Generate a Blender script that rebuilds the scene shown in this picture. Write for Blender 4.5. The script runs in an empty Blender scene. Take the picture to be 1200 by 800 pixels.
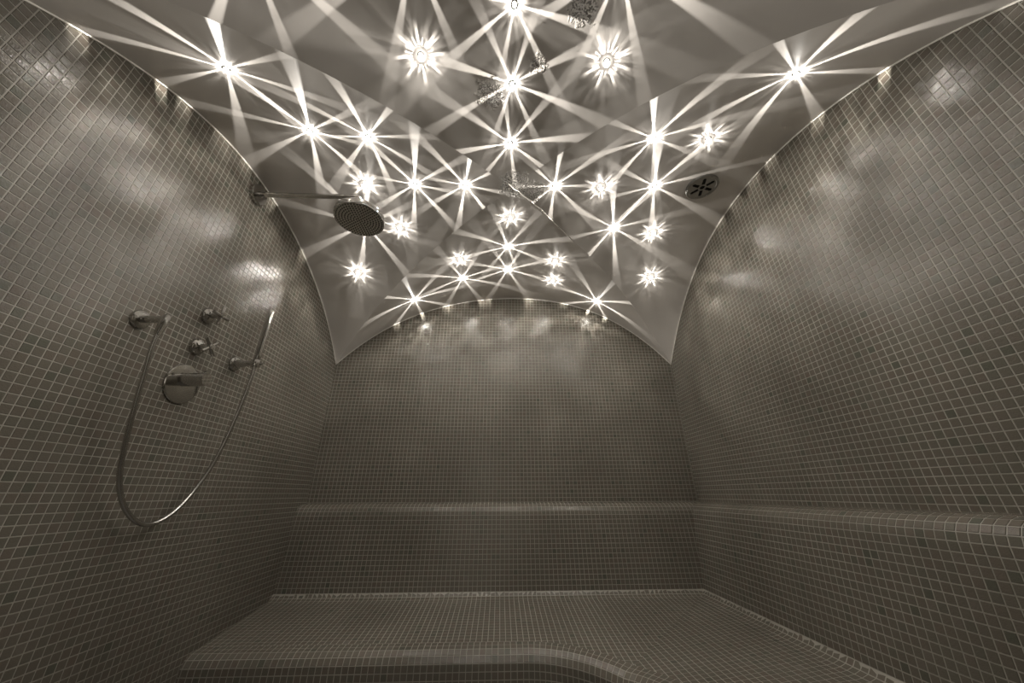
import bpy, bmesh, math, random
import numpy as np
from mathutils import Matrix, Vector

random.seed(7)
rng = np.random.default_rng(7)
sc = bpy.context.scene
PI = math.pi
Z0 = 1.03                     # height of the camera above the floor (m)

# ------------------------------------------------------------------ camera
cam_d = bpy.data.cameras.new('camera')
cam = bpy.data.objects.new('camera', cam_d)
sc.collection.objects.link(cam)
cam_d.sensor_fit = 'HORIZONTAL'
cam_d.sensor_width = 36.0
cam_d.lens = 36.0 * 406.5 / 1200.0
cam_d.clip_start = 0.01
RM = ((0.99944711, -0.03306617, -0.00347942),
      (-0.01010861, -0.40188789, 0.91563308),
      (0.03167481, 0.91509167, 0.40199994))
# rows of RM: right, up, forward
CR, CU, CF = Vector(RM[0]), Vector(RM[1]), Vector(RM[2])
cam.matrix_world = Matrix(((CR.x, CU.x, -CF.x, 0.0),
                           (CR.y, CU.y, -CF.y, 0.0),
                           (CR.z, CU.z, -CF.z, Z0),
                           (0, 0, 0, 1)))
sc.camera = cam

# ------------------------------------------------------------------ world, exposure
world = bpy.data.worlds.new('world')
sc.world = world
world.use_nodes = True
world.node_tree.nodes['Background'].inputs[0].default_value = (0.02, 0.019, 0.018, 1)
world.node_tree.nodes['Background'].inputs[1].default_value = 0.3
vs = sc.view_settings
vs.view_transform = 'Standard'
vs.look = 'None'
vs.exposure = 0.75
vs.gamma = 1.0
vs.use_curve_mapping = False
sc.cycles.use_denoising = True
sc.cycles.max_bounces = 10
sc.cycles.diffuse_bounces = 6
sc.cycles.glossy_bounces = 5
sc.cycles.caustics_reflective = False
sc.cycles.sample_clamp_indirect = 3.0
sc.cycles.blur_glossy = 0.1

# light levels of the crystals
P_BEAM = 10.0
P_BURST = 10.0
LIGHT_COL = (1.0, 0.95, 0.87)

# ------------------------------------------------------------------ room geometry (heights relative to the camera)
XA, XB, YD = -1.2282, 1.3108, 2.4765      # left wall, right wall, back wall
YN = -0.40                                 # wall behind the camera
ZF = -Z0                                   # floor
YF = 0.20                                  # front end of the cross vault
CX, CY = 0.045, 1.35                       # where the groins cross
TP = 0.0254                                # mosaic pitch
GAP = 0.0026
H1 = (-0.0725, -0.0078, -0.2392, 0.0597, 1.4705)
ZL = (-0.0377, -0.0274, 0.0808, -0.4048, -0.0429, 1.4564)
ZR = (0.032, -0.0672, -0.0578, -0.3801, 0.0192, 1.5114)
GROIN = {'BL': (-0.88478, -0.00249, -1.2732), 'BR': (0.88995, -0.02824, 1.2658),
         'FR': (-0.90852, 0.04197, 1.2658), 'FL': (0.90324, 0.01042, -1.2732)}


def poly(c, x):
    r = 0.0
    for k in c:
        r = r * x + k
    return r


def h1(x):
    return poly(H1, x)


def arch_left(y):
    return poly(ZL, y - 1.34) if y > YF else h1(XA)


def arch_right(y):
    return poly(ZR, y - 1.34) if y > YF else h1(XB)


def gy(k, x):
    s, b, e = GROIN[k]
    t = x - CX
    return CY + s * t + b * t * (t - e)


def gx(k, y):
    lo, hi = CX, CX + GROIN[k][2]
    fh = gy(k, hi) - y
    if abs(fh) < 1e-4:
        return hi
    for _ in range(40):
        m = (lo + hi) / 2
        if (gy(k, m) - y) * fh <= 0:
            lo = m
        else:
            hi = m
    return (lo + hi) / 2


def zc(x, y):
    """ceiling height above plan point"""
    if y < YF:
        return h1(x)
    kb, kf = ('BL', 'FL') if x < CX else ('BR', 'FR')
    if y >= gy(kb, x) or y <= gy(kf, x):
        return h1(x)
    k = kb if y > CY else kf
    xg = gx(k, y)
    X, zw = (XA, arch_left(y)) if x < CX else (XB, arch_right(y))
    s = (x - xg) / (X - xg) if abs(X - xg) > 1e-6 else 0.0
    return h1(xg) + (zw - h1(xg)) * s


def nc(x, y, d=0.004):
    """outward (upward) ceiling normal"""
    zx = (zc(x + d, y) - zc(x - d, y)) / (2 * d)
    zy = (zc(x, y + d) - zc(x, y - d)) / (2 * d)
    return Vector((-zx, -zy, 1.0)).normalized()


# ------------------------------------------------------------------ helpers
def link(o, parent=None):
    sc.collection.objects.link(o)
    if parent is not None:
        o.parent = parent
    return o


def tag(o, label=None, cat=None, group=None, kind=None):
    if label:
        o['label'] = label
    if cat:
        o['category'] = cat
    if group:
        o['group'] = group
    if kind:
        o['kind'] = kind
    return o


def empty(name, loc, label, cat, group=None, rot=None):
    o = bpy.data.objects.new(name, None)
    o.empty_display_size = 0.02
    if rot is None:
        o.location = (loc[0], loc[1], loc[2] + Z0)
    else:
        m = rot.to_4x4()
        m.translation = Vector((loc[0], loc[1], loc[2] + Z0))
        o.matrix_world = m
    link(o)
    return tag(o, label, cat, group)


def mesh_obj(name, verts, faces, mat, parent=None, smooth=False, sub=(0, 0, 0)):
    """verts in room space (z relative to the camera); sub = origin of the parent thing"""
    me = bpy.data.meshes.new(name)
    dz = Z0 if parent is None else 0.0
    me.from_pydata([(v[0] - sub[0], v[1] - sub[1], v[2] - sub[2] + dz) for v in verts], [], faces)
    me.materials.append(mat)
    if smooth:
        me.polygons.foreach_set('use_smooth', [True] * len(me.polygons))
    me.update()
    return link(bpy.data.objects.new(name, me), parent)


class MB:
    """collects vertices and faces"""

    def __init__(self):
        self.v, self.f = [], []

    def add(self, v, f):
        b = len(self.v)
        self.v += [tuple(p) for p in v]
        self.f += [tuple(i + b for i in q) for q in f]
        return self

    def box(self, x0, x1, y0, y1, z0, z1):
        v = [(x, y, z) for x in (x0, x1) for y in (y0, y1) for z in (z0, z1)]
        return self.add(v, [(0, 1, 3, 2), (4, 6, 7, 5), (0, 4, 5, 1), (2, 3, 7, 6), (0, 2, 6, 4), (1, 5, 7, 3)])

    def lathe(self, prof, o, axis, n=32):
        """prof: (radius, height) pairs along axis from o; ends closed when radius is 0"""
        a = Vector(axis).normalized()
        t = Vector((0, 0, 1)) if abs(a.z) < 0.9 else Vector((1, 0, 0))
        b1 = a.cross(t).normalized()
        b2 = a.cross(b1)
        o = Vector(o)
        v, f = [], []
        rings = []
        for r, h in prof:
            if r < 1e-7:
                rings.append([len(v)])
                v.append(o + a * h)
            else:
                rings.append(list(range(len(v), len(v) + n)))
                for i in range(n):
                    w = 2 * PI * i / n
                    v.append(o + a * h + (b1 * math.cos(w) + b2 * math.sin(w)) * r)
        for p, q in zip(rings, rings[1:]):
            for i in range(n):
                j = (i + 1) % n
                if len(p) == 1 and len(q) > 1:
                    f.append((p[0], q[j], q[i]))
                elif len(q) == 1 and len(p) > 1:
                    f.append((p[i], p[j], q[0]))
                elif len(p) > 1:
                    f.append((p[i], p[j], q[j], q[i]))
        return self.add(v, f)

    def tube(self, pts, rad, n=10, caps=True):
        pts = [Vector(p) for p in pts]
        rr = rad if hasattr(rad, '__len__') else [rad] * len(pts)
        v, f = [], []
        up = None
        for i, p in enumerate(pts):
            d = (pts[min(i + 1, len(pts) - 1)] - pts[max(i - 1, 0)]).normalized()
            if up is None:
                up = Vector((0, 0, 1)) if abs(d.z) < 0.9 else Vector((1, 0, 0))
            b1 = (up - d * up.dot(d)).normalized()
            up = b1
            b2 = d.cross(b1)
            for k in range(n):
                w = 2 * PI * k / n
                v.append(p + (b1 * math.cos(w) + b2 * math.sin(w)) * rr[i])
        for i in range(len(pts) - 1):
            for k in range(n):
                l = (k + 1) % n
                f.append((i * n + k, i * n + l, i * n + n + l, i * n + n + k))
        if caps:
            f.append(tuple(range(n - 1, -1, -1)))
            f.append(tuple((len(pts) - 1) * n + k for k in range(n)))
        return self.add(v, f)

    def obj(self, name, mat, parent=None, sub=(0, 0, 0), smooth=False, angle=None):
        o = mesh_obj(name, self.v, self.f, mat, parent, smooth, sub)
        if angle is not None:
            bm = bmesh.new()
            bm.from_mesh(o.data)
            bmesh.ops.recalc_face_normals(bm, faces=bm.faces)
            for fa in bm.faces:
                fa.smooth = True
            for e in bm.edges:
                if len(e.link_faces) == 2 and e.calc_face_angle(0) > math.radians(angle):
                    e.smooth = False
            bm.to_mesh(o.data)
            bm.free()
        return o


# ------------------------------------------------------------------ materials
def new_mat(name):
    m = bpy.data.materials.new(name)
    m.use_nodes = True
    nt = m.node_tree
    return m, nt, nt.nodes['Principled BSDF']


def node(nt, kind, **kw):
    n = nt.nodes.new(kind)
    for k, v in kw.items():
        setattr(n, k, v)
    return n


def mth(nt, op, a, b=None, c=None, clamp=False):
    n = nt.nodes.new('ShaderNodeMath')
    n.operation = op
    n.use_clamp = clamp
    for i, x in enumerate((a, b, c)):
        if x is None:
            continue
        if isinstance(x, (int, float)):
            n.inputs[i].default_value = x
        else:
            nt.links.new(x, n.inputs[i])
    return n.outputs[0]


def sstep(nt, x, lo, hi, o0=0.0, o1=1.0):
    n = nt.nodes.new('ShaderNodeMapRange')
    n.interpolation_type = 'SMOOTHSTEP'
    nt.links.new(x, n.inputs['Value'])
    n.inputs['From Min'].default_value = lo
    n.inputs['From Max'].default_value = hi
    n.inputs['To Min'].default_value = o0
    n.inputs['To Max'].default_value = o1
    return n.outputs['Result']


def tile_material():
    m, nt, b = new_mat('glazed_mosaic')
    at = node(nt, 'ShaderNodeAttribute', attribute_name='tint')
    rp = node(nt, 'ShaderNodeValToRGB')
    e = rp.color_ramp.elements
    e[0].position, e[0].color = 0.0, (0.094, 0.094, 0.074, 1)
    e[1].position, e[1].color = 1.0, (0.146, 0.134, 0.113, 1)
    for p, c in ((0.25, (0.120, 0.112, 0.091, 1)), (0.5, (0.128, 0.115, 0.094, 1)), (0.75, (0.130, 0.109, 0.089, 1))):
        k = e.new(p)
        k.color = c
    nt.links.new(at.outputs['Fac'], rp.inputs[0])
    nt.links.new(rp.outputs[0], b.inputs['Base Color'])
    b.inputs['Roughness'].default_value = 0.2
    b.inputs['IOR'].default_value = 1.36
    g = node(nt, 'ShaderNodeNewGeometry')
    n1 = node(nt, 'ShaderNodeTexNoise')
    n1.inputs['Scale'].default_value = 260.0
    n1.inputs['Detail'].default_value = 2.0
    nt.links.new(g.outputs['Position'], n1.inputs['Vector'])
    bp = node(nt, 'ShaderNodeBump')
    bp.inputs['Strength'].default_value = 0.5
    bp.inputs['Distance'].default_value = 0.0012
    nt.links.new(n1.outputs[0], bp.inputs['Height'])
    nt.links.new(bp.outputs[0], b.inputs['Normal'])
    nt.links.new(sstep(nt, n1.outputs[0], 0.3, 0.7, 0.09, 0.2), b.inputs['Roughness'])
    return m


def grout_material():
    m, nt, b = new_mat('grout')
    g = node(nt, 'ShaderNodeNewGeometry')
    n1 = node(nt, 'ShaderNodeTexNoise')
    n1.inputs['Scale'].default_value = 9.0
    n1.inputs['Detail'].default_value = 4.0
    nt.links.new(g.outputs['Position'], n1.inputs['Vector'])
    rp = node(nt, 'ShaderNodeValToRGB')
    rp.color_ramp.elements[0].position = 0.3
    rp.color_ramp.elements[0].color = (0.245, 0.23, 0.195, 1)
    rp.color_ramp.elements[1].position = 0.7
    rp.color_ramp.elements[1].color = (0.32, 0.30, 0.258, 1)
    nt.links.new(n1.outputs[0], rp.inputs[0])
    nt.links.new(rp.outputs[0], b.inputs['Base Color'])
    b.inputs['Roughness'].default_value = 0.6
    return m


DAMAGE = ((-0.051, 0.876, 0.062), (0.065, 1.320, 0.090), (0.127, 0.769, 0.038), (0.265, 0.600, 0.055), (0.16, 1.36, 0.075))


def plaster_material():
    m, nt, b = new_mat('ceiling_plaster')
    g = node(nt, 'ShaderNodeNewGeometry')
    pos = g.outputs['Position']
    n1 = node(nt, 'ShaderNodeTexNoise')
    n1.inputs['Scale'].default_value = 3.0
    n1.inputs['Detail'].default_value = 5.0
    nt.links.new(pos, n1.inputs['Vector'])
    # patches of crumbled paint
    n3 = node(nt, 'ShaderNodeTexNoise')
    n3.inputs['Scale'].default_value = 34.0
    n3.inputs['Detail'].default_value = 3.0
    nt.links.new(pos, n3.inputs['Vector'])
    tot = None
    for x, y, r in DAMAGE:
        d = node(nt, 'ShaderNodeVectorMath', operation='DISTANCE')
        mul = node(nt, 'ShaderNodeVectorMath', operation='MULTIPLY')
        mul.inputs[1].default_value = (1, 1, 0)
        nt.links.new(pos, mul.inputs[0])
        nt.links.new(mul.outputs[0], d.inputs[0])
        d.inputs[1].default_value = (x, y, 0)
        q = mth(nt, 'ADD', d.outputs['Value'], mth(nt, 'MULTIPLY', mth(nt, 'SUBTRACT', n3.outputs[0], 0.5), r * 1.6))
        k = sstep(nt, q, r * 0.55, r, 1.0, 0.0)
        tot = k if tot is None else mth(nt, 'MAXIMUM', tot, k)
    n4 = node(nt, 'ShaderNodeTexNoise')
    n4.inputs['Scale'].default_value = 170.0
    n4.inputs['Detail'].default_value = 3.0
    nt.links.new(pos, n4.inputs['Vector'])
    n5 = node(nt, 'ShaderNodeTexNoise')
    n5.inputs['Scale'].default_value = 60.0
    n5.inputs['Detail'].default_value = 4.0
    nt.links.new(pos, n5.inputs['Vector'])
    hgt = mth(nt, 'ADD', mth(nt, 'MULTIPLY', n5.outputs[0], 0.10), mth(nt, 'MULTIPLY', tot, mth(nt, 'MULTIPLY', n4.outputs[0], 6.0)))
    bp = node(nt, 'ShaderNodeBump')
    bp.inputs['Strength'].default_value = 0.55
    bp.inputs['Distance'].default_value = 0.0022
    nt.links.new(hgt, bp.inputs['Height'])
    nt.links.new(bp.outputs[0], b.inputs['Normal'])
    rp = node(nt, 'ShaderNodeValToRGB')
    rp.color_ramp.elements[0].position = 0.3
    rp.color_ramp.elements[0].color = (0.64, 0.605, 0.57, 1)
    rp.color_ramp.elements[1].position = 0.7
    rp.color_ramp.elements[1].color = (0.70, 0.665, 0.63, 1)
    nt.links.new(n1.outputs[0], rp.inputs[0])
    mx = node(nt, 'ShaderNodeMix', data_type='RGBA')
    nt.links.new(mth(nt, 'MULTIPLY', tot, sstep(nt, n4.outputs[0], 0.48, 0.56)), mx.inputs[0])
    nt.links.new(rp.outputs[0], mx.inputs[6])
    mx.inputs[7].default_value = (0.20, 0.185, 0.165, 1)
    nt.links.new(mx.outputs[2], b.inputs['Base Color'])
    b.inputs['Roughness'].default_value = 0.42
    b.inputs['Specular IOR Level'].default_value = 0.35
    return m


def simple(name, col, rough, metal=0.0, bump=0.0, scale=200.0):
    m, nt, b = new_mat(name)
    g = node(nt, 'ShaderNodeNewGeometry')
    n1 = node(nt, 'ShaderNodeTexNoise')
    n1.inputs['Scale'].default_value = scale
    nt.links.new(g.outputs['Position'], n1.inputs['Vector'])
    mx = node(nt, 'ShaderNodeMix', data_type='RGBA')
    nt.links.new(n1.outputs[0], mx.inputs[0])
    mx.inputs[6].default_value = tuple(c * 0.93 for c in col) + (1,)
    mx.inputs[7].default_value = tuple(min(1, c * 1.05) for c in col) + (1,)
    nt.links.new(mx.outputs[2], b.inputs['Base Color'])
    b.inputs['Roughness'].default_value = rough
    b.inputs['Metallic'].default_value = metal
    if bump:
        bp = node(nt, 'ShaderNodeBump')
        bp.inputs['Strength'].default_value = bump
        bp.inputs['Distance'].default_value = 0.001
        nt.links.new(n1.outputs[0], bp.inputs['Height'])
        nt.links.new(bp.outputs[0], b.inputs['Normal'])
    return m


M_TILE = tile_material()
M_GROUT = grout_material()
M_PLASTER = plaster_material()
M_CHROME = simple('chrome', (0.56, 0.55, 0.53), 0.03, 1.0)
M_STEEL = simple('brushed_steel', (0.56, 0.55, 0.53), 0.2, 1.0)
M_NOZZLE_PLATE = simple('satin_nickel_face', (0.86, 0.84, 0.80), 0.45, 0.8)
M_VENT = simple('dull_steel', (0.33, 0.325, 0.31), 0.3, 1.0, 0.15, 90)
M_RUBBER = simple('black_rubber', (0.012, 0.012, 0.012), 0.6)
M_DARK = simple('dark_void', (0.008, 0.008, 0.008), 0.9)
M_SEALANT = simple('white_sealant', (0.85, 0.82, 0.76), 0.45, 0.0, 0.2, 120)
M_LOBBY = simple('white_paint', (0.75, 0.73, 0.70), 0.6)
M_SHADE = simple('opal_shade', (0.85, 0.84, 0.82), 0.4)
_b = M_SHADE.node_tree.nodes['Principled BSDF']
_b.inputs['Emission Color'].default_value = (1.0, 0.95, 0.88, 1)
_b.inputs['Emission Strength'].default_value = 95.0
M_FLOOR = simple('floor_stone', (0.12, 0.11, 0.095), 0.4, 0.0, 0.1, 60)


def crystal_material(name, strength):
    m, nt, b = new_mat(name)
    b.inputs['Base Color'].default_value = (0.9, 0.88, 0.85, 1)
    b.inputs['Roughness'].default_value = 0.05
    b.inputs['Emission Color'].default_value = (1.0, 0.95, 0.88, 1)
    b.inputs['Emission Strength'].default_value = strength
    return m


M_CRYSTAL = crystal_material('lit_crystal', 5.0)

# ------------------------------------------------------------------ mosaic builder
def clip(pl, g, eps=1e-4):
    """clip polygon by the half-plane of g linearised at its centre (g >= 0 is kept)"""
    cu = sum(p[0] for p in pl) / len(pl)
    cv = sum(p[1] for p in pl) / len(pl)
    g0 = g(cu, cv)
    du = (g(cu + eps, cv) - g(cu - eps, cv)) / (2 * eps)
    dv = (g(cu, cv + eps) - g(cu, cv - eps)) / (2 * eps)
    val = [g0 + du * (p[0] - cu) + dv * (p[1] - cv) for p in pl]
    if min(val) >= 0:
        return pl
    if max(val) <= 0:
        return []
    out = []
    n = len(pl)
    for i in range(n):
        a, b, fa, fb = pl[i], pl[(i + 1) % n], val[i], val[(i + 1) % n]
        if fa >= 0:
            out.append(a)
        if (fa >= 0) != (fb >= 0):
            t = fa / (fa - fb)
            out.append((a[0] + (b[0] - a[0]) * t, a[1] + (b[1] - a[1]) * t))
    return out


def area(pl):
    return 0.5 * abs(sum(pl[i][0] * pl[(i + 1) % len(pl)][1] - pl[(i + 1) % len(pl)][0] * pl[i][1] for i in range(len(pl))))


def to_px(P):
    q = Vector(P)
    z = q.dot(CF)
    if z < 0.05:
        return None
    return (600 + 406.5 * q.dot(CR) / z, 400 - 406.5 * q.dot(CU) / z)


TH = 0.0008            # tile face above the grout
CH = 0.0007            # width of the sloped edge


def inset(pl, d):
    """shrink a convex polygon by d"""
    n = len(pl)
    s = sum(pl[i][0] * pl[(i + 1) % n][1] - pl[(i + 1) % n][0] * pl[i][1] for i in range(n))
    sg = 1.0 if s > 0 else -1.0
    L = []
    for i in range(n):
        a, b = pl[i], pl[(i + 1) % n]
        ex, ey = b[0] - a[0], b[1] - a[1]
        l = math.hypot(ex, ey) or 1e-9
        nx, ny = -ey / l * sg, ex / l * sg
        L.append((a[0] + nx * d, a[1] + ny * d, ex / l, ey / l))
    out = []
    for i in range(n):
        x1, y1, dx1, dy1 = L[i - 1]
        x2, y2, dx2, dy2 = L[i]
        den = dx1 * dy2 - dy1 * dx2
        if abs(den) < 1e-6:
            out.append((x2, y2))
        else:
            t = ((x2 - x1) * dy2 - (y2 - y1) * dx2) / den
            out.append((x1 + dx1 * t, y1 + dy1 * t))
    return out


def tint_of():
    r = random.random()
    return min(1, max(0, random.gauss(0.5, 0.13) + (0.28 if r < 0.05 else (-0.3 if r > 0.93 else 0))))


CANON = []


def canonical_tiles():
    for k in range(10):
        me = bpy.data.meshes.new('tile')
        h = (TP - GAP) / 2
        bo = [(-h, -h), (h, -h), (h, h), (-h, h)]
        h2 = h - CH
        ax, ay = random.gauss(0, 0.008), random.gauss(0, 0.008)
        tp = [(-h2, -h2), (h2, -h2), (h2, h2), (-h2, h2)]
        v = [(x, y, -0.0004) for x, y in bo] + [(x, y, TH + ax * x + ay * y) for x, y in tp]
        me.from_pydata(v, [], [(4, 5, 6, 7)] + [(i, (i + 1) % 4, 4 + (i + 1) % 4, 4 + i) for i in range(4)])
        me.materials.append(M_TILE)
        a = me.attributes.new('tint', 'FLOAT', 'FACE')
        t = (k + 0.5) / 10 * 0.6 + 0.2 if k < 8 else (0.05, 0.9)[k - 8]
        a.data.foreach_set('value', [t] * 5)
        CANON.append(me)


canonical_tiles()


def mosaic(surf, us, vs_, clips, owner, sub, field_name, n_objects=0, min_px=0.0, ok=None):
    """surf(u,v) -> (P, Tu, Tv, N); us, vs_: cell borders. Tiles over 300 of the largest go to one field mesh."""
    recs = []
    for i in range(len(us) - 1):
        for j in range(len(vs_) - 1):
            u0, u1, v0, v1 = us[i], us[i + 1], vs_[j], vs_[j + 1]
            cu, cv = (u0 + u1) / 2, (v0 + v1) / 2
            if ok and not ok(cu, cv):
                continue
            h = GAP / 2
            pl = [(u0 + h, v0 + h), (u1 - h, v0 + h), (u1 - h, v1 - h), (u0 + h, v1 - h)]
            full = abs(u1 - u0 - TP) < 1e-4 and abs(v1 - v0 - TP) < 1e-4
            for g in clips:
                q = clip(pl, g)
                if len(q) != len(pl) or q is not pl:
                    full = False
                pl = q
                if len(pl) < 3:
                    break
            if len(pl) < 3 or area(pl) < 2.5e-5:
                continue
            recs.append((pl, cu, cv, full))
    chosen = set()
    if n_objects:
        sz = []
        for k, (pl, cu, cv, full) in enumerate(recs):
            if not full:
                continue
            px = [to_px(surf(u, v)[0]) for u, v in pl]
            if None in px:
                continue
            mx = sum(p[0] for p in px) / 4
            my = sum(p[1] for p in px) / 4
            if 0 <= mx <= 1200 and 0 <= my <= 800:
                a = area(px)
                if a >= min_px:
                    sz.append((-a, k))
        sz.sort()
        chosen = set(k for _, k in sz[:n_objects])
    V, F, T = [], [], []
    for k, (pl, cu, cv, full) in enumerate(recs):
        if k in chosen:
            P, Tu, Tv, N = surf(cu, cv)
            Nn = Tu.cross(Tv)
            flip = 1.0 if Nn.dot(N) > 0 else -1.0
            o = bpy.data.objects.new('tile', CANON[random.choice((0, 1, 2, 2, 3, 3, 3, 4, 4, 4, 4, 5, 5, 5, 6, 6, 7, 7, 8, 9))])
            Tv2 = Tv * flip
            o.matrix_basis = Matrix(((Tu.x, Tv2.x, N.x, P.x - sub[0]), (Tu.y, Tv2.y, N.y, P.y - sub[1]),
                                     (Tu.z, Tv2.z, N.z, P.z - sub[2]), (0, 0, 0, 1)))
            link(o, owner)
            continue
        P, Tu, Tv, N = surf(cu, cv)
        ax, ay = random.gauss(0, 0.008), random.gauss(0, 0.008)
        top = inset(pl, CH) if len(pl) >= 3 else pl
        n = len(pl)
        b = len(V)
        same = Tu.cross(Tv).dot(N) > 0
        for u, v in pl:
            Q = surf(u, v)
            V.append(Q[0] - Q[3] * 0.0004)
        for u, v in top:
            Q = surf(u, v)
            V.append(Q[0] + Q[3] * (TH + ax * (u - cu) + ay * (v - cv)))
        fs = [tuple(b + n + i for i in range(n))] + [(b + i, b + (i + 1) % n, b + n + (i + 1) % n, b + n + i) for i in range(n)]
        if not same:
            fs = [tuple(reversed(q)) for q in fs]
        F += fs
        T += [tint_of()] * len(fs)
    o = mesh_obj(field_name, V, F, M_TILE, owner, False, sub)
    a = o.data.attributes.new('tint', 'FLOAT', 'FACE')
    a.data.foreach_set('value', T)
    o['kind'] = 'stuff'
    return o


def cells(a, b, phase, step=TP):
    """grid lines between a and b, aligned to phase, with cut pieces at both ends"""
    k0 = math.ceil((a - phase) / step + 0.08)
    k1 = math.floor((b - phase) / step - 0.08)
    return [a] + [phase + k * step for k in range(k0, k1 + 1)] + [b]


def struct(o):
    o['kind'] = 'structure'
    return o


# ------------------------------------------------------------------ the setting
TK = 0.10
ZT = 1.66
wall_left = struct(MB().box(XA - TK, XA, YN - TK, YD + TK, ZF, ZT).obj('wall_left', M_GROUT))
wall_right = struct(MB().box(XB, XB + TK, YN - TK, YD + TK, ZF, ZT).obj('wall_right', M_GROUT))
wall_back = struct(MB().box(XA, XB, YD, YD + TK, ZF, ZT).obj('wall_back', M_GROUT))
DX0, DX1, DZ = -0.62, 0.02, 0.95          # doorway behind the camera
wall_front = struct(MB().box(XA, DX0, YN - TK, YN, ZF, ZT).box(DX1, XB, YN - TK, YN, ZF, ZT).box(DX0, DX1, YN - TK, YN, DZ, ZT).obj('wall_front', M_GROUT))
# lobby beyond the doorway, seen only as a soft reflection in the glazed tiles
LY = YN - TK - 1.3
struct(MB().box(-1.2, 0.7, LY - 0.08, LY, ZF, 1.3).obj('wall_lobby_end', M_LOBBY))
struct(MB().box(-1.28, -1.2, LY - 0.08, YN - TK, ZF, 1.3).obj('wall_lobby_left', M_LOBBY))
struct(MB().box(0.7, 0.78, LY - 0.08, YN - TK, ZF, 1.3).obj('wall_lobby_right', M_LOBBY))
struct(MB().box(-1.28, 0.78, LY - 0.08, YN - TK, 1.3, 1.38).obj('ceiling_lobby', M_LOBBY))
struct(MB().box(-1.28, 0.78, LY - 0.08, YN, ZF - 0.08, ZF).obj('floor_lobby', M_FLOOR))
lobby_lamp = empty('ceiling_lamp', (-0.3, YN - TK - 0.65, 1.3), 'small round white ceiling lamp in the lobby beyond the doorway', 'lamp')
MB().lathe([(0.11, 0.0), (0.11, -0.02), (0.10, -0.025), (0.10, 0.0)], (0, 0, 0), (0, 0, 1), 32).obj('rim', M_LOBBY, lobby_lamp, angle=30)
MB().lathe([(0, -0.034), (0.05, -0.032), (0.099, -0.022), (0.099, 0.0)], (0, 0, 0), (0, 0, 1), 32).obj('shade', M_SHADE, lobby_lamp, angle=30)
floor = struct(MB().box(XA, XB, YN, YD, ZF - 0.08, ZF).obj('floor', M_FLOOR))

# ceiling: four webs of the cross vault plus the barrel bay over the entrance
def build_ceiling():
    mb = MB()

    def grid(fn, nu, nv):
        v, f = [], []
        for i in range(nu + 1):
            for j in range(nv + 1):
                v.append(fn(i / nu, j / nv))
        for i in range(nu):
            for j in range(nv):
                a = i * (nv + 1) + j
                f.append((a, a + 1, a + nv + 2, a + nv + 1))
        mb.add(v, f)

    def web_back(side):
        k, xe = ('BL', XA) if side < 0 else ('BR', XB)

        def fn(s, t):
            x = CX + (xe - CX) * s
            y0 = gy(k, x)
            return (x, y0 + (YD - y0) * t, h1(x))
        grid(fn, 110, 60)

    def web_front(side):
        k, xe = ('FL', XA) if side < 0 else ('FR', XB)

        def fn(s, t):
            x = CX + (xe - CX) * s
            y0 = gy(k, x)
            return (x, y0 + (YN - y0) * t, h1(x))
        grid(fn, 110, 60)

    def web_side(side):
        kb, kf, X, ar = ('BL', 'FL', XA, arch_left) if side < 0 else ('BR', 'FR', XB, arch_right)

        def fn(s, t):
            y = YF + (YD - YF) * s
            k = kb if y > CY else kf
            xg = gx(k, y)
            zg = h1(xg)
            return (xg + (X - xg) * t, y, zg + (ar(y) - zg) * t)
        grid(fn, 220, 50)
    for s in (-1, 1):
        web_back(s)
        web_front(s)
        web_side(s)
    o = mb.obj('ceiling', M_PLASTER)
    bm = bmesh.new()
    bm.from_mesh(o.data)
    bmesh.ops.recalc_face_normals(bm, faces=bm.faces)
    for f in bm.faces:
        if f.normal.z > 0:
            f.normal_flip()
        f.smooth = True
    bm.to_mesh(o.data)
    bm.free()
    # the mass of the vault above the plaster
    top = MB()
    top.box(XA - TK, XB + TK, YN - TK, YD + TK, ZT - 0.06, ZT + 0.05)
    cap = top.obj('vault_mass', M_DARK, o, (0, 0, -Z0))
    return struct(o)


ceiling = build_ceiling()

# crack along the groin by the crossing
cr = []
for x, y in ((0.030, 1.318), (0.062, 1.356), (0.083, 1.366), (0.118, 1.402), (0.155, 1.431), (0.190, 1.468), (0.219, 1.489),
             (0.262, 1.540), (0.311, 1.590), (0.372, 1.650), (0.45, 1.738)):
    cr.append((x, y, min(zc(x, y), zc(x + 0.004, y - 0.004)) - 0.0006))
MB().tube(cr, [0.0022, 0.0030, 0.0018, 0.0030, 0.0024, 0.0020, 0.0026, 0.0018, 0.0016, 0.0012, 0.0006], 6).obj(
    'filler_bead', M_SEALANT, ceiling, (0, 0, -Z0), smooth=True)

# sealant lines where the plaster meets the mosaic
NS = 120
pts = [(XA + 0.0025, YF + (YD - YF) * i / NS, arch_left(YF + (YD - YF) * i / NS) - 0.002) for i in range(NS + 1)]
struct(MB().tube(pts, 0.0028, 8).obj('trim_1', M_SEALANT, smooth=True))
pts = [(XB - 0.0025, YF + (YD - YF) * i / NS, arch_right(YF + (YD - YF) * i / NS) - 0.002) for i in range(NS + 1)]
struct(MB().tube(pts, 0.0028, 8).obj('trim_2', M_SEALANT, smooth=True))
pts = [(XA + (XB - XA) * i / NS, YD - 0.0025, h1(XA + (XB - XA) * i / NS) - 0.002) for i in range(NS + 1)]
struct(MB().tube(pts, 0.0028, 8).obj('trim_3', M_SEALANT, smooth=True))

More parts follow.
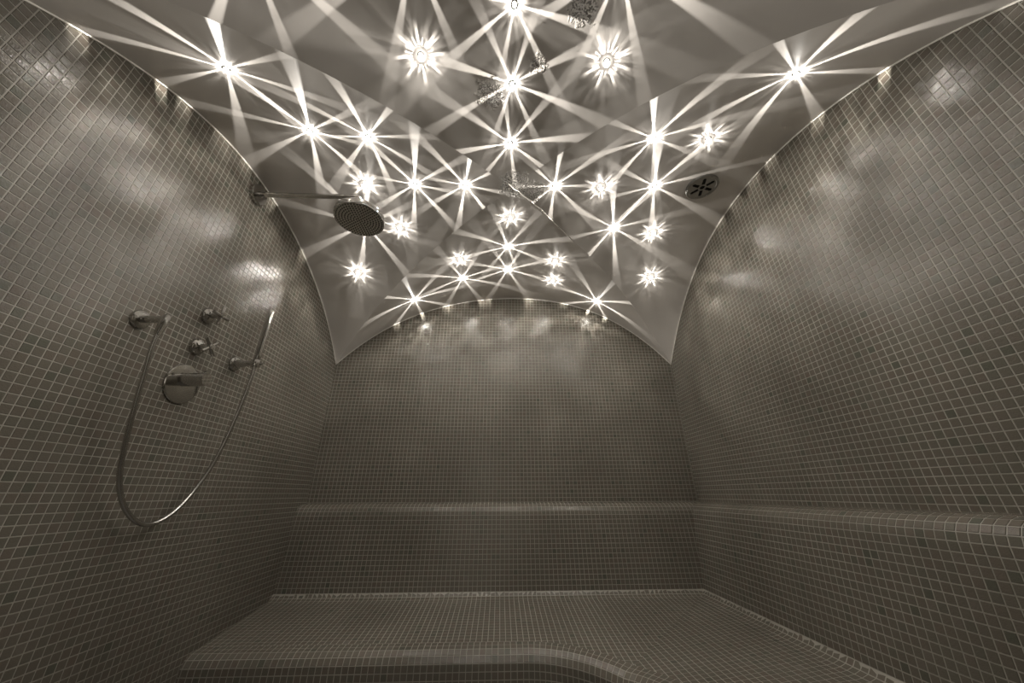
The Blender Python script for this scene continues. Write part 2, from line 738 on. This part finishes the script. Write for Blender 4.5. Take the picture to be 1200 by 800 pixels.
VX, VY, VZ = Vector((1, 0, 0)), Vector((0, 1, 0)), Vector((0, 0, 1))
S_LEFT = lambda u, v: (Vector((XA, u, v)), VY, VZ, VX)
S_RIGHT = lambda u, v: (Vector((XB, u, v)), VY, VZ, -VX)
S_BACK = lambda u, v: (Vector((u, YD, v)), VX, VZ, -VY)
S_FRONT = lambda u, v: (Vector((u, YN, v)), VX, VZ, VY)
WO = (0, 0, -Z0)        # walls have their origin at the world origin
LEDGE_Z = -0.050
mosaic(S_LEFT, cells(YN, YD, 0.775 * TP), cells(ZF, 1.56, 0.27 * TP), [lambda u, v: arch_left(u) - v - 0.001],
       wall_left, WO, 'mosaic_field', 300, 60, lambda u, v: v < arch_left(u) + 0.02)
mosaic(S_RIGHT, cells(YN, YD, 0.55 * TP), cells(LEDGE_Z - 0.02, 1.56, 0.72 * TP), [lambda u, v: arch_right(u) - v - 0.001],
       wall_right, WO, 'mosaic_field', 300, 60, lambda u, v: v < arch_right(u) + 0.02)
mosaic(S_BACK, cells(XA, XB, 0.30 * TP), cells(LEDGE_Z - 0.02, 1.56, 0.1 * TP), [lambda u, v: h1(u) - v - 0.001],
       wall_back, WO, 'mosaic_field', 0, 0, lambda u, v: v < h1(u) + 0.02)
for a, b, c in ((XA, DX0, ZF), (DX0, DX1, DZ), (DX1, XB, ZF)):
    mosaic(S_FRONT, cells(a, b, 0.0), cells(c, 1.56, 0.0), [lambda u, v: h1(u) - v - 0.001],
           wall_front, WO, 'mosaic_field', 0, 0, lambda u, v: v < h1(u) + 0.02)

# ------------------------------------------------------------------ the bench
# profile: d = distance out from the wall, z; one polyline per part
def arc_pts(c, r, a0, a1, n):
    return [(c[0] + r * math.cos(math.radians(a0 + (a1 - a0) * i / n)), c[1] + r * math.sin(math.radians(a0 + (a1 - a0) * i / n))) for i in range(n + 1)]


PR_LEDGE = [(0.0, -0.050), (0.030, -0.0515), (0.055, -0.056), (0.075, -0.064), (0.090, -0.076), (0.100, -0.090), (0.1055, -0.106), (0.108, -0.118)]
PR_BACK = [(0.108, -0.118), (0.150, -0.497)]
PR_COVE = [(0.150 + 0.085 * (1 - math.cos(k / 8 * PI / 2)), -0.497 - 0.0326 * math.sin(k / 8 * PI / 2)) for k in range(9)]
SEAT_S = 0.118
PR_SEAT = PR_COVE + [(0.200 + 0.70, -0.5255 - SEAT_S * 0.70)]
N_COVE = len(PR_COVE) - 1


class Prof:
    def __init__(self, pts):
        self.p = pts
        self.l = [0.0]
        for a, b in zip(pts, pts[1:]):
            self.l.append(self.l[-1] + math.hypot(b[0] - a[0], b[1] - a[1]))

    def at(self, v):
        l = self.l
        k = 0
        while k < len(l) - 2 and v > l[k + 1]:
            k += 1
        a, b = self.p[k], self.p[k + 1]
        s = (v - l[k]) / (l[k + 1] - l[k])
        dl = l[k + 1] - l[k]
        return (a[0] + (b[0] - a[0]) * s, a[1] + (b[1] - a[1]) * s, (b[0] - a[0]) / dl, (b[1] - a[1]) / dl)


def seat_z(d):
    return -0.5255 - SEAT_S * (d - 0.2)


# front path of the seat: straight, concave arc, straight
FX, FY, FRAD = 0.66, 1.86, 0.56
FCX, FCY = FX - FRAD, FY - FRAD
L1 = FCX - XA
L2 = FRAD * PI / 2
L3 = FCY - YN


def front_path(s):
    """point on the path and unit direction pointing out into the room"""
    if s < L1:
        return (XA + s, FY, 0.0, -1.0)
    if s < L1 + L2:
        w = PI / 2 - (s - L1) / FRAD
        c, n = math.cos(w), math.sin(w)
        return (FCX + FRAD * c, FCY + FRAD * n, -c, -n)
    return (FX, FCY - (s - L1 - L2), -1.0, 0.0)


def bench_side(x, y):
    """signed distance from the front path, positive over the bench"""
    if x <= FCX:
        return y - FY
    if y <= FCY:
        return x - FX
    return math.hypot(x - FCX, y - FCY) - FRAD


def sweep(prof, along):
    pf = Prof(prof)
    if along == 'back':
        def S(u, v):
            d, z, dd, dz = pf.at(v)
            return (Vector((u, YD - d, z)), VX, Vector((0, -dd, dz)), Vector((0, dz, dd)) if False else Vector((0, dz, dd)))
        m = lambda u, v: (XB - pf.at(v)[0]) - u
        g = lambda u, v: bench_side(u, YD - pf.at(v)[0])
    else:
        def S(u, v):
            d, z, dd, dz = pf.at(v)
            return (Vector((XB - d, u, z)), VY, Vector((-dd, 0, dz)), Vector((dz, 0, dd)))
        m = lambda u, v: (YD - pf.at(v)[0]) - u
        g = lambda u, v: bench_side(XB - pf.at(v)[0], u)
    return pf, S, m, g


bench = empty('tiled_bench', (0, 0, ZF), 'long L-shaped bench clad in taupe mosaic along the back and right walls', 'bench')
BO = (0, 0, ZF)


def base_grid(name, specs):
    """grout bed under the tiles"""
    mb = MB()
    for S, us, vs_, clips in specs:
        for i in range(len(us) - 1):
            for j in range(len(vs_) - 1):
                pl = [(us[i], vs_[j]), (us[i + 1], vs_[j]), (us[i + 1], vs_[j + 1]), (us[i], vs_[j + 1])]
                for g in clips:
                    pl = clip(pl, g)
                    if len(pl) < 3:
                        break
                if len(pl) < 3:
                    continue
                P = [S(u, v)[0] for u, v in pl]
                N = S(*pl[0])[3]
                n2 = (P[1] - P[0]).cross(P[2] - P[0])
                if n2.dot(N) < 0:
                    P.reverse()
                mb.add(P, [tuple(range(len(P)))])
    return mb.obj(name, M_GROUT, bench, BO)


def lin(a, b, n):
    return [a + (b - a) * i / n for i in range(n + 1)]


def rows(pf, nmin=1):
    n = max(nmin, round(pf.l[-1] / TP))
    return lin(0, pf.l[-1], n)


UB = cells(XA, XB, 0.30 * TP)
UR = cells(YN, YD, 0.55 * TP)
for name, prof, nobj in (('ledge', PR_LEDGE, 90), ('backrest', PR_BACK, 200), ('seat', PR_SEAT, 0)):
    pb, Sb, mb_, gb = sweep(prof, 'back')
    pr, Sr, mr_, gr = sweep(prof, 'right')
    if name == 'seat':
        cb, cr_ = [mb_, gb], [mr_, gr]
        nc_ = 4
        lc = pb.l[N_COVE]
        vrow = lin(0, lc, nc_) + [lc + TP * k for k in range(1, int((pb.l[-1] - lc) / TP))]
    else:
        cb, cr_ = [mb_], [mr_]
        vrow = rows(pb)
    fine = vrow
    part = base_grid(name, [(Sb, lin(XA, XB, 60), fine, cb), (Sr, lin(YN, YD, 60), fine, cr_)])
    if name == 'backrest':
        part['label'] = 'slanted backrest of square taupe mosaic'
    okb = (lambda u, v: bench_side(u, YD - pb.at(v)[0]) > -0.03) if name == 'seat' else None
    okr = (lambda u, v: bench_side(XB - pr.at(v)[0], u) > -0.03) if name == 'seat' else None
    mosaic(Sb, UB, vrow, cb, part, BO, 'mosaic_field', 0, 0, okb)
    mosaic(Sr, UR, vrow, cr_, part, BO, 'mosaic_field', nobj, 55, okr)

# rounded front edge and riser
PB = [(0.0, 0.0), (0.018, -0.0018)] + [(0.036 + 0.049 * math.sin(w), -0.0040 - 0.049 * (1 - math.cos(w))) for w in [k / 10 * PI / 2 for k in range(11)]]
PB = PB + [(0.085, ZF + 0.60)]
pfb = Prof(PB)


def path_seat_z(s):
    x, y, nx, ny = front_path(s)
    return seat_z(min(YD - y, XB - x)) + 0.0005


def S_EDGE(u, v):
    x, y, nx, ny = front_path(u)
    t, z, dt, dz = pfb.at(v)
    P = Vector((x + nx * t, y + ny * t, path_seat_z(u) + z))
    Tu = Vector((-ny, nx, 0)) if True else None
    Tv = Vector((nx * dt, ny * dt, dz))
    N = Vector((nx * -dz, ny * -dz, dt))
    return (P, Tu, Tv, N)


LT = L1 + L2 + L3
ue = cells(0, LT, 0.4 * TP)
ve = [TP * k for k in range(int(pfb.l[-1] / TP) + 1)]
front = base_grid('front_edge', [(S_EDGE, ue, ve, [])])
front['label'] = 'rounded front edge and riser in glossy mosaic'
mosaic(S_EDGE, ue, ve, [], front, BO, 'mosaic_field')

# ------------------------------------------------------------------ shower fittings on the left wall
def wl(x, y, z):
    return (XA + x, y, z)


XW = (1, 0, 0)

# rain shower
o0 = wl(0, 1.331, 1.370)
rain = empty('rain_shower', o0, 'chrome overhead rain shower with round head on a straight arm', 'shower head')
MB().lathe([(0, 0.0), (0.049, 0.0), (0.050, 0.002), (0.050, 0.019), (0.048, 0.022), (0.016, 0.022), (0.015, 0.030), (0, 0.030)], o0, XW, 48).obj('flange', M_CHROME, rain, o0, angle=30)
arm_pts = [wl(0.010 + 0.02 * i, 1.331, 1.370) for i in range(24)]
for k in range(1, 9):
    w = k / 8 * PI / 2
    arm_pts.append(wl(0.478 + 0.045 * math.sin(w), 1.331 + 0.004 * k / 8, 1.370 - 0.045 * (1 - math.cos(w))))
arm_pts.append(wl(0.523, 1.339, 1.305))
MB().tube(arm_pts, 0.0125, 16).obj('arm', M_CHROME, rain, o0, angle=40)
hc = Vector((-0.702, 1.345, 1.232))
MB().lathe([(0, 0.082), (0.013, 0.080), (0.019, 0.072), (0.021, 0.062), (0.019, 0.052), (0.014, 0.046), (0.016, 0.040), (0.016, 0.034), (0, 0.034)], hc, (0, 0, 1), 24).obj('swivel_joint', M_CHROME, rain, o0, angle=50)
HR = 0.117
head = MB().lathe([(0, 0.036), (HR - 0.012, 0.036), (HR - 0.004, 0.034), (HR - 0.001, 0.030), (HR, 0.026), (HR, 0.004), (HR - 0.002, 0.0005), (HR - 0.006, 0.0)], hc, (0, 0, 1), 64).obj('head', M_CHROME, rain, o0, angle=40)
face = MB().lathe([(HR - 0.006, 0.0), (HR - 0.0065, 0.0015), (0, 0.0015)], hc, (0, 0, 1), 64).obj('spray_face', M_NOZZLE_PLATE, rain, o0, angle=30)
face['label'] = 'darker satin spray face dotted with nozzles'
nz = MB()
for ring in range(1, 9):
    n = 6 * ring
    r = ring * 0.0131
    for k in range(n):
        w = 2 * PI * k / n + PI / 6
        nz.lathe([(0.0034, 0.002), (0.0031, -0.0012), (0.0014, -0.0014), (0, -0.0006)], hc + Vector((r * math.cos(w), r * math.sin(w), 0)), (0, 0, 1), 8)
nz.lathe([(0.0034, 0.002), (0.0031, -0.0012), (0.0014, -0.0014), (0, -0.0006)], hc, (0, 0, 1), 8)
nzo = nz.obj('nozzles', M_RUBBER, face, o0, angle=60)
nzo['kind'] = 'stuff'
nzo['label'] = 'black rubber spray nozzles'

# wall outlet elbow
o1 = wl(0, 1.089, 0.547)
outlet = empty('wall_outlet', o1, 'chrome elbow outlet feeding the shower hose, leftmost of the wall fittings', 'hose outlet')
MB().lathe([(0, 0.0), (0.0325, 0.0), (0.0325, 0.007), (0.031, 0.010), (0.027, 0.0125), (0.013, 0.014), (0, 0.014)], o1, XW, 40).obj('escutcheon', M_CHROME, outlet, o1, angle=35)
MB().tube([wl(0.010, 1.089, 0.547), wl(0.05, 1.089, 0.547), wl(0.078, 1.089, 0.547), wl(0.090, 1.0885, 0.549)], [0.0125, 0.0125, 0.0125, 0.0118], 20).obj('elbow', M_CHROME, outlet, o1, angle=40)
MB().tube([wl(0.090, 1.0885, 0.562), wl(0.089, 1.0875, 0.556), wl(0.088, 1.086, 0.525), wl(0.087, 1.0845, 0.497), wl(0.087, 1.084, 0.487)], [0.008, 0.0125, 0.0125, 0.0105, 0.0100], 20).obj('connector', M_CHROME, outlet, o1, angle=40)

# hand shower: wand, hose
o4 = wl(0.1, 1.541, 0.575)
hand = empty('hand_shower', o4, 'slim chrome stick hand shower standing in the bracket, with looping metal hose', 'hand shower')
MB().lathe([(0, -0.004), (0.0105, -0.004), (0.0125, 0.0), (0.0138, 0.004), (0.0142, 0.02), (0.0158, 0.12), (0.0172, 0.235), (0.0172, 0.250), (0.0160, 0.255), (0, 0.2555)],
           o4, Vector((0.0, -0.0032, 0.257)), 28).obj('wand', M_CHROME, hand, o4, angle=35)
MB().lathe([(0, 0.0), (0.0065, 0.0), (0.0085, 0.006), (0.0095, 0.020), (0.0095, 0.046), (0, 0.046)], Vector(o4) - Vector((0, 0, 0.048)), (0, 0, 1), 20).obj('hose_nut', M_CHROME, hand, o4, angle=35)
HP = [(-1.1412, 1.084, 0.492), (-1.142, 1.083, 0.47), (-1.146, 1.091, 0.421), (-1.15, 1.107, 0.36), (-1.155, 1.118, 0.299), (-1.16, 1.133, 0.241), (-1.168, 1.155, 0.156),
      (-1.174, 1.181, 0.073), (-1.178, 1.203, 0.028), (-1.182, 1.242, -0.026), (-1.184, 1.302, -0.075), (-1.184, 1.356, -0.094), (-1.182, 1.408, -0.082),
      (-1.178, 1.466, -0.030), (-1.172, 1.507, 0.046), (-1.164, 1.535, 0.132), (-1.152, 1.549, 0.264), (-1.138, 1.548, 0.391), (-1.129, 1.543, 0.50), (-1.1282, 1.541, 0.535)]


def catmull(p, step):
    p = [Vector(q) for q in p]
    out = []
    for i in range(len(p) - 1):
        a, b, c, d = p[max(i - 1, 0)], p[i], p[i + 1], p[min(i + 2, len(p) - 1)]
        n = max(2, int((c - b).length / step))
        for k in range(n):
            t = k / n
            out.append(0.5 * ((2 * b) + (c - a) * t + (2 * a - 5 * b + 4 * c - d) * t * t + (3 * b - a - 3 * c + d) * t ** 3))
    out.append(p[-1])
    return out


def smooth_pts(p, n):
    for _ in range(n):
        p = [p[0]] + [(p[i - 1] + p[i] * 2 + p[i + 1]) / 4 for i in range(1, len(p) - 1)] + [p[-1]]
    return p


hp = smooth_pts(catmull(HP, 0.0019), 400)
MB().tube(hp, [0.0076 if k % 2 else 0.0069 for k in range(len(hp))], 10).obj('hose', M_STEEL, hand, o4, smooth=True)['label'] = 'corrugated steel hose hanging in a loop'

# wand bracket
o5 = wl(0, 1.545, 0.553)
brk = empty('wand_bracket', o5, 'small chrome wall bracket gripping the foot of the stick hand shower', 'bracket')
MB().lathe([(0, 0.0), (0.033, 0.0), (0.033, 0.006), (0.030, 0.012), (0.024, 0.016), (0.012, 0.018), (0, 0.018)], o5, XW, 40).obj('escutcheon', M_CHROME, brk, o5, angle=35)
MB().lathe([(0.019, 0.012), (0.0175, 0.03), (0.0125, 0.06), (0.0095, 0.085), (0, 0.085)], o5, XW, 24).obj('post', M_CHROME, brk, o5, angle=40)
cl = MB()
oc = Vector(wl(0.1, 1.541, 0.553))
cl.lathe([(0.0112, -0.015), (0.0195, -0.015), (0.0205, -0.012), (0.0205, 0.012), (0.0195, 0.015), (0.0112, 0.015), (0.0112, -0.015)], oc, (0, 0, 1), 28)
cl.obj('holder_ring', M_CHROME, brk, o5, angle=35)
MB().lathe([(0, 0), (0.006, 0), (0.006, 0.012), (0, 0.012)], oc + Vector((0.016, 0.004, 0)), (1, 0.2, 0), 14).obj('pivot_screw', M_CHROME, brk, o5, angle=35)

# two cross-handle valves
def cross_valve(y, z, reach, rot, label):
    o = wl(0, y, z)
    t = empty('cross_handle_valve', o, label, 'valve', 'cross-handle valves on the left wall')
    MB().lathe([(0, 0.0), (0.0335, 0.0), (0.0335, 0.006), (0.031, 0.012), (0.026, 0.017), (0.014, 0.021), (0, 0.022)], o, XW, 40).obj('escutcheon', M_CHROME, t, o, angle=35)
    MB().lathe([(0.012, 0.016), (0.0105, 0.030), (0.0095, reach - 0.012), (0.0115, reach - 0.006), (0.0115, reach + 0.008), (0.009, reach + 0.011), (0, reach + 0.012)], o, XW, 24).obj('stem', M_CHROME, t, o, angle=40)
    for k in range(4):
        w = rot + k * PI / 2
        d = Vector((0, math.cos(w), math.sin(w)))
        c = Vector(o) + Vector((reach, 0, 0))
        MB().lathe([(0.0075, 0.006), (0.0075, 0.038), (0.0068, 0.0405), (0, 0.041)], c, d, 16).obj('handle_spoke', M_CHROME, t, o, angle=35)
    return t


cross_valve(1.326, 0.686, 0.057, 0.0, 'chrome cross-handle valve with upright handle, upper of the two')
cross_valve(1.331, 0.548, 0.054, PI / 4, 'chrome cross-handle valve turned to an X, just above the big round thermostat')

# thermostat
o3 = wl(0, 1.330, 0.392)
th = empty('thermostat_valve', o3, 'large round chrome thermostat plate with a thick cylindrical knob', 'valve')
MB().lathe([(0, 0.0), (0.076, 0.0), (0.076, 0.005), (0.074, 0.0075), (0.072, 0.008), (0, 0.008)], o3, XW, 64).obj('plate', M_CHROME, th, o3, angle=25)
oc = Vector(wl(0, 1.322, 0.407))
MB().lathe([(0.027, 0.007), (0.0255, 0.010), (0.0255, 0.094), (0.0245, 0.097), (0, 0.097)], oc, XW, 40).obj('knob', M_CHROME, th, o3, angle=30)
MB().tube([oc + Vector((0.074, 0, 0.022)), oc + Vector((0.074, 0, 0.033)), oc + Vector((0.086, 0.0, 0.036))], [0.0045, 0.0045, 0.004], 10).obj('safety_stop', M_CHROME, th, o3, angle=40)

# ------------------------------------------------------------------ round vent on the vault
vx, vy = 1.066, 1.332
vn = nc(vx, vy)


def frame_of(n, rot=0.0):
    n = Vector(n).normalized()
    a = (Vector((1, 0, 0)) - n * n.x).normalized()
    b = n.cross(a)
    m = Matrix((a, b, n)).transposed()
    return m @ Matrix.Rotation(rot, 3, 'Z')


vent = empty('steam_vent', (vx, vy, zc(vx, vy)), 'round slotted metal vent set in the right side of the ceiling', 'vent', rot=frame_of(vn, 0.25))
# local space: +z is up into the vault, so the vent hangs below z = 0
MB().lathe([(0.081, 0.003), (0.081, -0.010), (0.078, -0.013), (0.069, -0.013), (0.066, -0.010), (0.066, 0.003)], (0, 0, 0), (0, 0, 1), 56).obj('rim', M_VENT, vent, angle=35)


def slotted_plate():
    bm = bmesh.new()
    # six radial slots cut in a disc: build sectors with holes from a polar grid
    NR, NA = 22, 144
    vs2 = {}

    def vtx(i, j):
        j %= NA
        if i == 0:
            j = 0
        if (i, j) not in vs2:
            r = 0.0665 * i / NR
            w = 2 * PI * j / NA
            vs2[(i, j)] = bm.verts.new((r * math.cos(w), r * math.sin(w), -0.0100))
        return vs2[(i, j)]
    for i in range(NR):
        for j in range(NA):
            r = 0.0665 * (i + 0.5) / NR
            w = 2 * PI * (j + 0.5) / NA
            sec = round(w / (PI / 3)) * PI / 3
            lx, ly = r * math.cos(w - sec), r * math.sin(w - sec)
            hole = False
            if 0.020 < lx < 0.052:
                hole = abs(ly) < 0.0085
            elif lx >= 0.052:
                hole = math.hypot(lx - 0.052, ly) < 0.0085
            elif r < 0.012:
                hole = True
            if hole:
                continue
            q = [vtx(i, j), vtx(i + 1, j), vtx(i + 1, j + 1), vtx(i, j + 1)]
            u = []
            for k in q:
                if k not in u:
                    u.append(k)
            bm.faces.new(u)
    r = bmesh.ops.extrude_face_region(bm, geom=bm.faces[:])
    bmesh.ops.translate(bm, verts=[v for v in r['geom'] if isinstance(v, bmesh.types.BMVert)], vec=(0, 0, 0.002))
    bmesh.ops.recalc_face_normals(bm, faces=bm.faces)
    me = bpy.data.meshes.new('slotted_plate')
    bm.to_mesh(me)
    bm.free()
    me.materials.append(M_VENT)
    return link(bpy.data.objects.new('slotted_plate', me), vent)


slotted_plate()
MB().lathe([(0, -0.0062), (0.0665, -0.0062), (0.0665, 0.002), (0, 0.002)], (0, 0, 0), (0, 0, 1), 40).obj('dark_backing', M_DARK, vent, angle=30)
for k in range(3):
    w = 2 * PI * k / 3 + 0.5
    MB().lathe([(0, -0.0145), (0.003, -0.0142), (0.0036, -0.013), (0.0036, -0.012)], (0.072 * math.cos(w), 0.072 * math.sin(w), 0), (0, 0, 1), 10).obj('screw', M_STEEL, vent, angle=35)

# ------------------------------------------------------------------ crystal lights
def lamp_data(name, power, build):
    ld = bpy.data.lights.new(name, 'POINT')
    ld.energy = power
    ld.color = LIGHT_COL
    ld.shadow_soft_size = 0.0015
    ld.use_nodes = True
    nt = ld.node_tree
    em = [n for n in nt.nodes if n.type == 'EMISSION'][0]
    tc = node(nt, 'ShaderNodeTexCoord')
    sp = node(nt, 'ShaderNodeSeparateXYZ')
    nt.links.new(tc.outputs['Normal'], sp.inputs[0])
    az = mth(nt, 'ARCTAN2', sp.outputs[1], sp.outputs[0])
    el = mth(nt, 'ARCSINE', mth(nt, 'MULTIPLY', sp.outputs[2], -1.0))   # > 0 towards the room
    nt.links.new(build(nt, az, el), em.inputs['Strength'])
    return ld


def facets(nt, el):
    # uneven scatter of a cut crystal: soft brighter and dimmer patches around the room
    tc = node(nt, 'ShaderNodeTexCoord')
    ns = node(nt, 'ShaderNodeTexNoise')
    ns.inputs['Scale'].default_value = 4.5
    ns.inputs['Detail'].default_value = 1.5
    nt.links.new(tc.outputs['Normal'], ns.inputs['Vector'])
    pat = sstep(nt, ns.outputs[0], 0.40, 0.68, 0.45, 2.3)
    return mth(nt, 'MULTIPLY', pat, sstep(nt, el, 0.0, 0.65, 0.012, 0.12))


def build_beam(nt, az, el):
    # a cut crystal: eight flat fans of light just off the plaster, plus a soft downward glow
    c8 = mth(nt, 'COSINE', mth(nt, 'MULTIPLY', az, 8.0))
    fan = sstep(nt, c8, 0.79, 0.95)
    fall = mth(nt, 'DIVIDE', 0.0058, mth(nt, 'ADD', mth(nt, 'MULTIPLY', el, el), 0.0075))
    up = sstep(nt, el, 0.15, 0.27, 1.0, 0.0)
    beam = mth(nt, 'MULTIPLY', mth(nt, 'MULTIPLY', fan, fall), up)
    glow = facets(nt, el)
    core = sstep(nt, el, -1.1, -0.7, 0.06, 0.0)
    return mth(nt, 'ADD', beam, mth(nt, 'ADD', glow, core))


def build_burst(seed, count):
    def b(nt, az, el):
        # a faceted ball: many short needles of uneven length
        cn = mth(nt, 'COSINE', mth(nt, 'MULTIPLY', az, float(count)))
        ns = node(nt, 'ShaderNodeTexNoise', noise_dimensions='4D')
        ns.inputs['Scale'].default_value = 1.0
        ns.inputs['Detail'].default_value = 0.0
        ns.inputs['W'].default_value = seed
        cv = node(nt, 'ShaderNodeCombineXYZ')
        idx = mth(nt, 'ROUND', mth(nt, 'DIVIDE', mth(nt, 'MULTIPLY', az, float(count)), 2 * PI))
        idx = mth(nt, 'ABSOLUTE', idx)
        nt.links.new(mth(nt, 'MULTIPLY', idx, 7.31), cv.inputs[0])
        nt.links.new(mth(nt, 'MULTIPLY', sstep(nt, az, -0.01, 0.01), 5.7), cv.inputs[1])
        nt.links.new(cv.outputs[0], ns.inputs['Vector'])
        reach = mth(nt, 'MULTIPLY_ADD', ns.outputs[0], 0.9, -1.0)         # elevation where the needle ends
        inside = sstep(nt, mth(nt, 'SUBTRACT', el, reach), -0.05, 0.05, 1.0, 0.0)
        fan = sstep(nt, cn, 0.2, 0.95)
        # eight long needles
        c8 = mth(nt, 'COSINE', mth(nt, 'MULTIPLY', az, 8.0))
        long = mth(nt, 'MULTIPLY', sstep(nt, c8, 0.75, 0.98), sstep(nt, el, -0.36, -0.24, 1.0, 0.0))
        k = mth(nt, 'ADD', mth(nt, 'MULTIPLY', mth(nt, 'MULTIPLY', fan, inside), 0.07), mth(nt, 'MULTIPLY', long, 0.075))
        glow = facets(nt, el)
        core = sstep(nt, el, -1.25, -0.95, 0.12, 0.0)
        return mth(nt, 'ADD', mth(nt, 'ADD', k, glow), core)
    return b


LD_BEAM = lamp_data('beam_lamp', P_BEAM, build_beam)
LD_BURST = [lamp_data('burst_lamp', P_BURST, build_burst(s, n)) for s, n in ((1.3, 20), (4.9, 16), (8.2, 24))]


def beam_meshes():
    m1 = MB().lathe([(0.0125, 0.002), (0.0125, -0.0012), (0.011, -0.0022), (0.0085, -0.0022), (0.0080, 0.001)], (0, 0, 0), (0, 0, 1), 24)
    m2 = MB().lathe([(0.0078, 0.0), (0.0078, -0.0035), (0.0035, -0.0105), (0, -0.0122)], (0, 0, 0), (0, 0, 1), 8)
    return m1, m2


def burst_meshes():
    m1 = MB().lathe([(0.0125, 0.002), (0.0125, -0.0012), (0.011, -0.0022), (0.006, -0.0022), (0.0055, 0.001)], (0, 0, 0), (0, 0, 1), 24)
    m2 = MB().lathe([(0.0055, 0.0), (0.0062, -0.004), (0.0105, -0.009), (0.0125, -0.014), (0.0105, -0.019), (0.0055, -0.0245), (0, -0.0262)], (0, 0, 0), (0, 0, 1), 10)
    return m1, m2


_proto = {}


def crystal_light(kind, x, y, rot, label):
    z = zc(x, y)
    n = nc(x, y)
    grp = 'eight-ray ceiling crystals' if kind == 'beam' else 'starburst ceiling crystals'
    t = empty('crystal_light', (x, y, z), label, 'light', grp, rot=frame_of(n, math.radians(rot)))
    if kind not in _proto:
        m1, m2 = beam_meshes() if kind == 'beam' else burst_meshes()
        a = m1.obj('collar', M_STEEL, t, angle=35)
        b = m2.obj('crystal', M_CRYSTAL, t)
        _proto[kind] = (a, b)
    else:
        for p in _proto[kind]:
            q = p.copy()
            sc.collection.objects.link(q)
            q.parent = t
    ld = LD_BEAM if kind == 'beam' else LD_BURST[int(abs(x * 31 + y * 17)) % 3]
    lo = bpy.data.objects.new('lamp', ld)
    lo.location = (0, 0, -0.0142 if kind == 'beam' else -0.0285)
    link(lo, t)
    return t


BEAMS = [
    (-0.939, 0.735, 30, 'eight-ray crystal nearest the upper left corner, above the left wall arch'),
    (-0.828, 1.026, 19, 'eight-ray crystal in the left vault, second in from the upper left corner'),
    (-0.592, 1.050, 43, 'eight-ray crystal in the left vault close beside the front groin'),
    (-0.454, 1.332, 13, 'eight-ray crystal just right of the starburst above the rain shower head'),
    (-0.195, 1.332, 13, 'eight-ray crystal immediately left of the crumbled ceiling crossing'),
    (0.033, 0.598, 11.5, 'eight-ray crystal cut by the top edge, foremost of the central row'),
    (0.033, 0.839, 18, 'eight-ray crystal beside the round patch of flaking paint, between two starbursts'),
    (0.033, 1.092, 37, 'eight-ray crystal just above the crumbled ceiling crossing'),
    (0.274, 1.333, 44, 'eight-ray crystal immediately right of the crumbled ceiling crossing'),
    (0.678, 1.040, 21, 'eight-ray crystal in the right vault left of a starburst, upper of a vertical pair'),
    (0.808, 1.332, 26, 'eight-ray crystal left of the round vent, lower of a vertical pair'),
    (0.673, 1.623, 28, 'eight-ray crystal in the right vault below and left of the vent'),
    (0.038, 1.819, 29, 'eight-ray crystal on the back vault centre line below the small starburst'),
    (0.043, 2.073, 21, 'eight-ray crystal on the centre line, nearest the top of the back arch'),
    (-0.284, 2.133, 26, 'eight-ray crystal in the back vault, left of the centre line'),
    (-0.644, 2.257, 43, 'eight-ray crystal low in the back vault, at the left end of the back arch'),
    (0.735, 2.310, 9, 'eight-ray crystal low in the back vault, at the right end of the back arch'),
    (1.031, 0.707, 37, 'eight-ray crystal nearest the upper right corner, above the right wall arch'),
    (-0.793, 1.595, 20, 'eight-ray crystal hidden behind the round rain shower head'),
    (-0.267, 0.469, 25, 'eight-ray crystal over the entrance, left of centre, beyond the top edge'),
    (0.352, 0.493, 15, 'eight-ray crystal over the entrance, right of centre, beyond the top edge'),
    (-0.669, 0.420, 5, 'eight-ray crystal over the entrance at far left, beyond the top edge'),
]
BURSTS = [
    (-0.296, 0.733, 0, 'large starburst crystal left of the central row, near the top edge'),
    (0.379, 0.744, 10, 'large starburst crystal right of the central row, near the top edge'),
    (-0.712, 1.337, 5, 'starburst crystal directly above the rain shower head'),
    (-0.597, 1.611, 20, 'starburst crystal just right of the rain shower head'),
    (-0.932, 1.918, 30, 'starburst crystal alone below the rain shower head, near the left arch'),
    (0.925, 1.035, 12, 'starburst crystal in the right vault, above and right of an eight-ray crystal'),
    (0.520, 1.338, 24, 'starburst crystal on the right cross ridge between two eight-ray crystals'),
    (0.926, 1.653, 33, 'starburst crystal below and left of the round vent'),
    (1.018, 1.966, 8, 'lowest starburst crystal in the right vault, near the right arch'),
    (0.047, 1.557, 15, 'small starburst crystal just below the crumbled ceiling crossing'),
    (-0.279, 1.909, 22, 'small starburst crystal in the back vault, left of the centre line'),
    (0.367, 1.936, 2, 'small starburst crystal right of the back centre line, upper of two'),
    (0.382, 2.170, 27, 'small starburst crystal right of the back centre line, lower of two'),
]
for x, y, r, l in BEAMS:
    crystal_light('beam', x, y, r, l)
for x, y, r, l in BURSTS:
    crystal_light('burst', x, y, r, l)
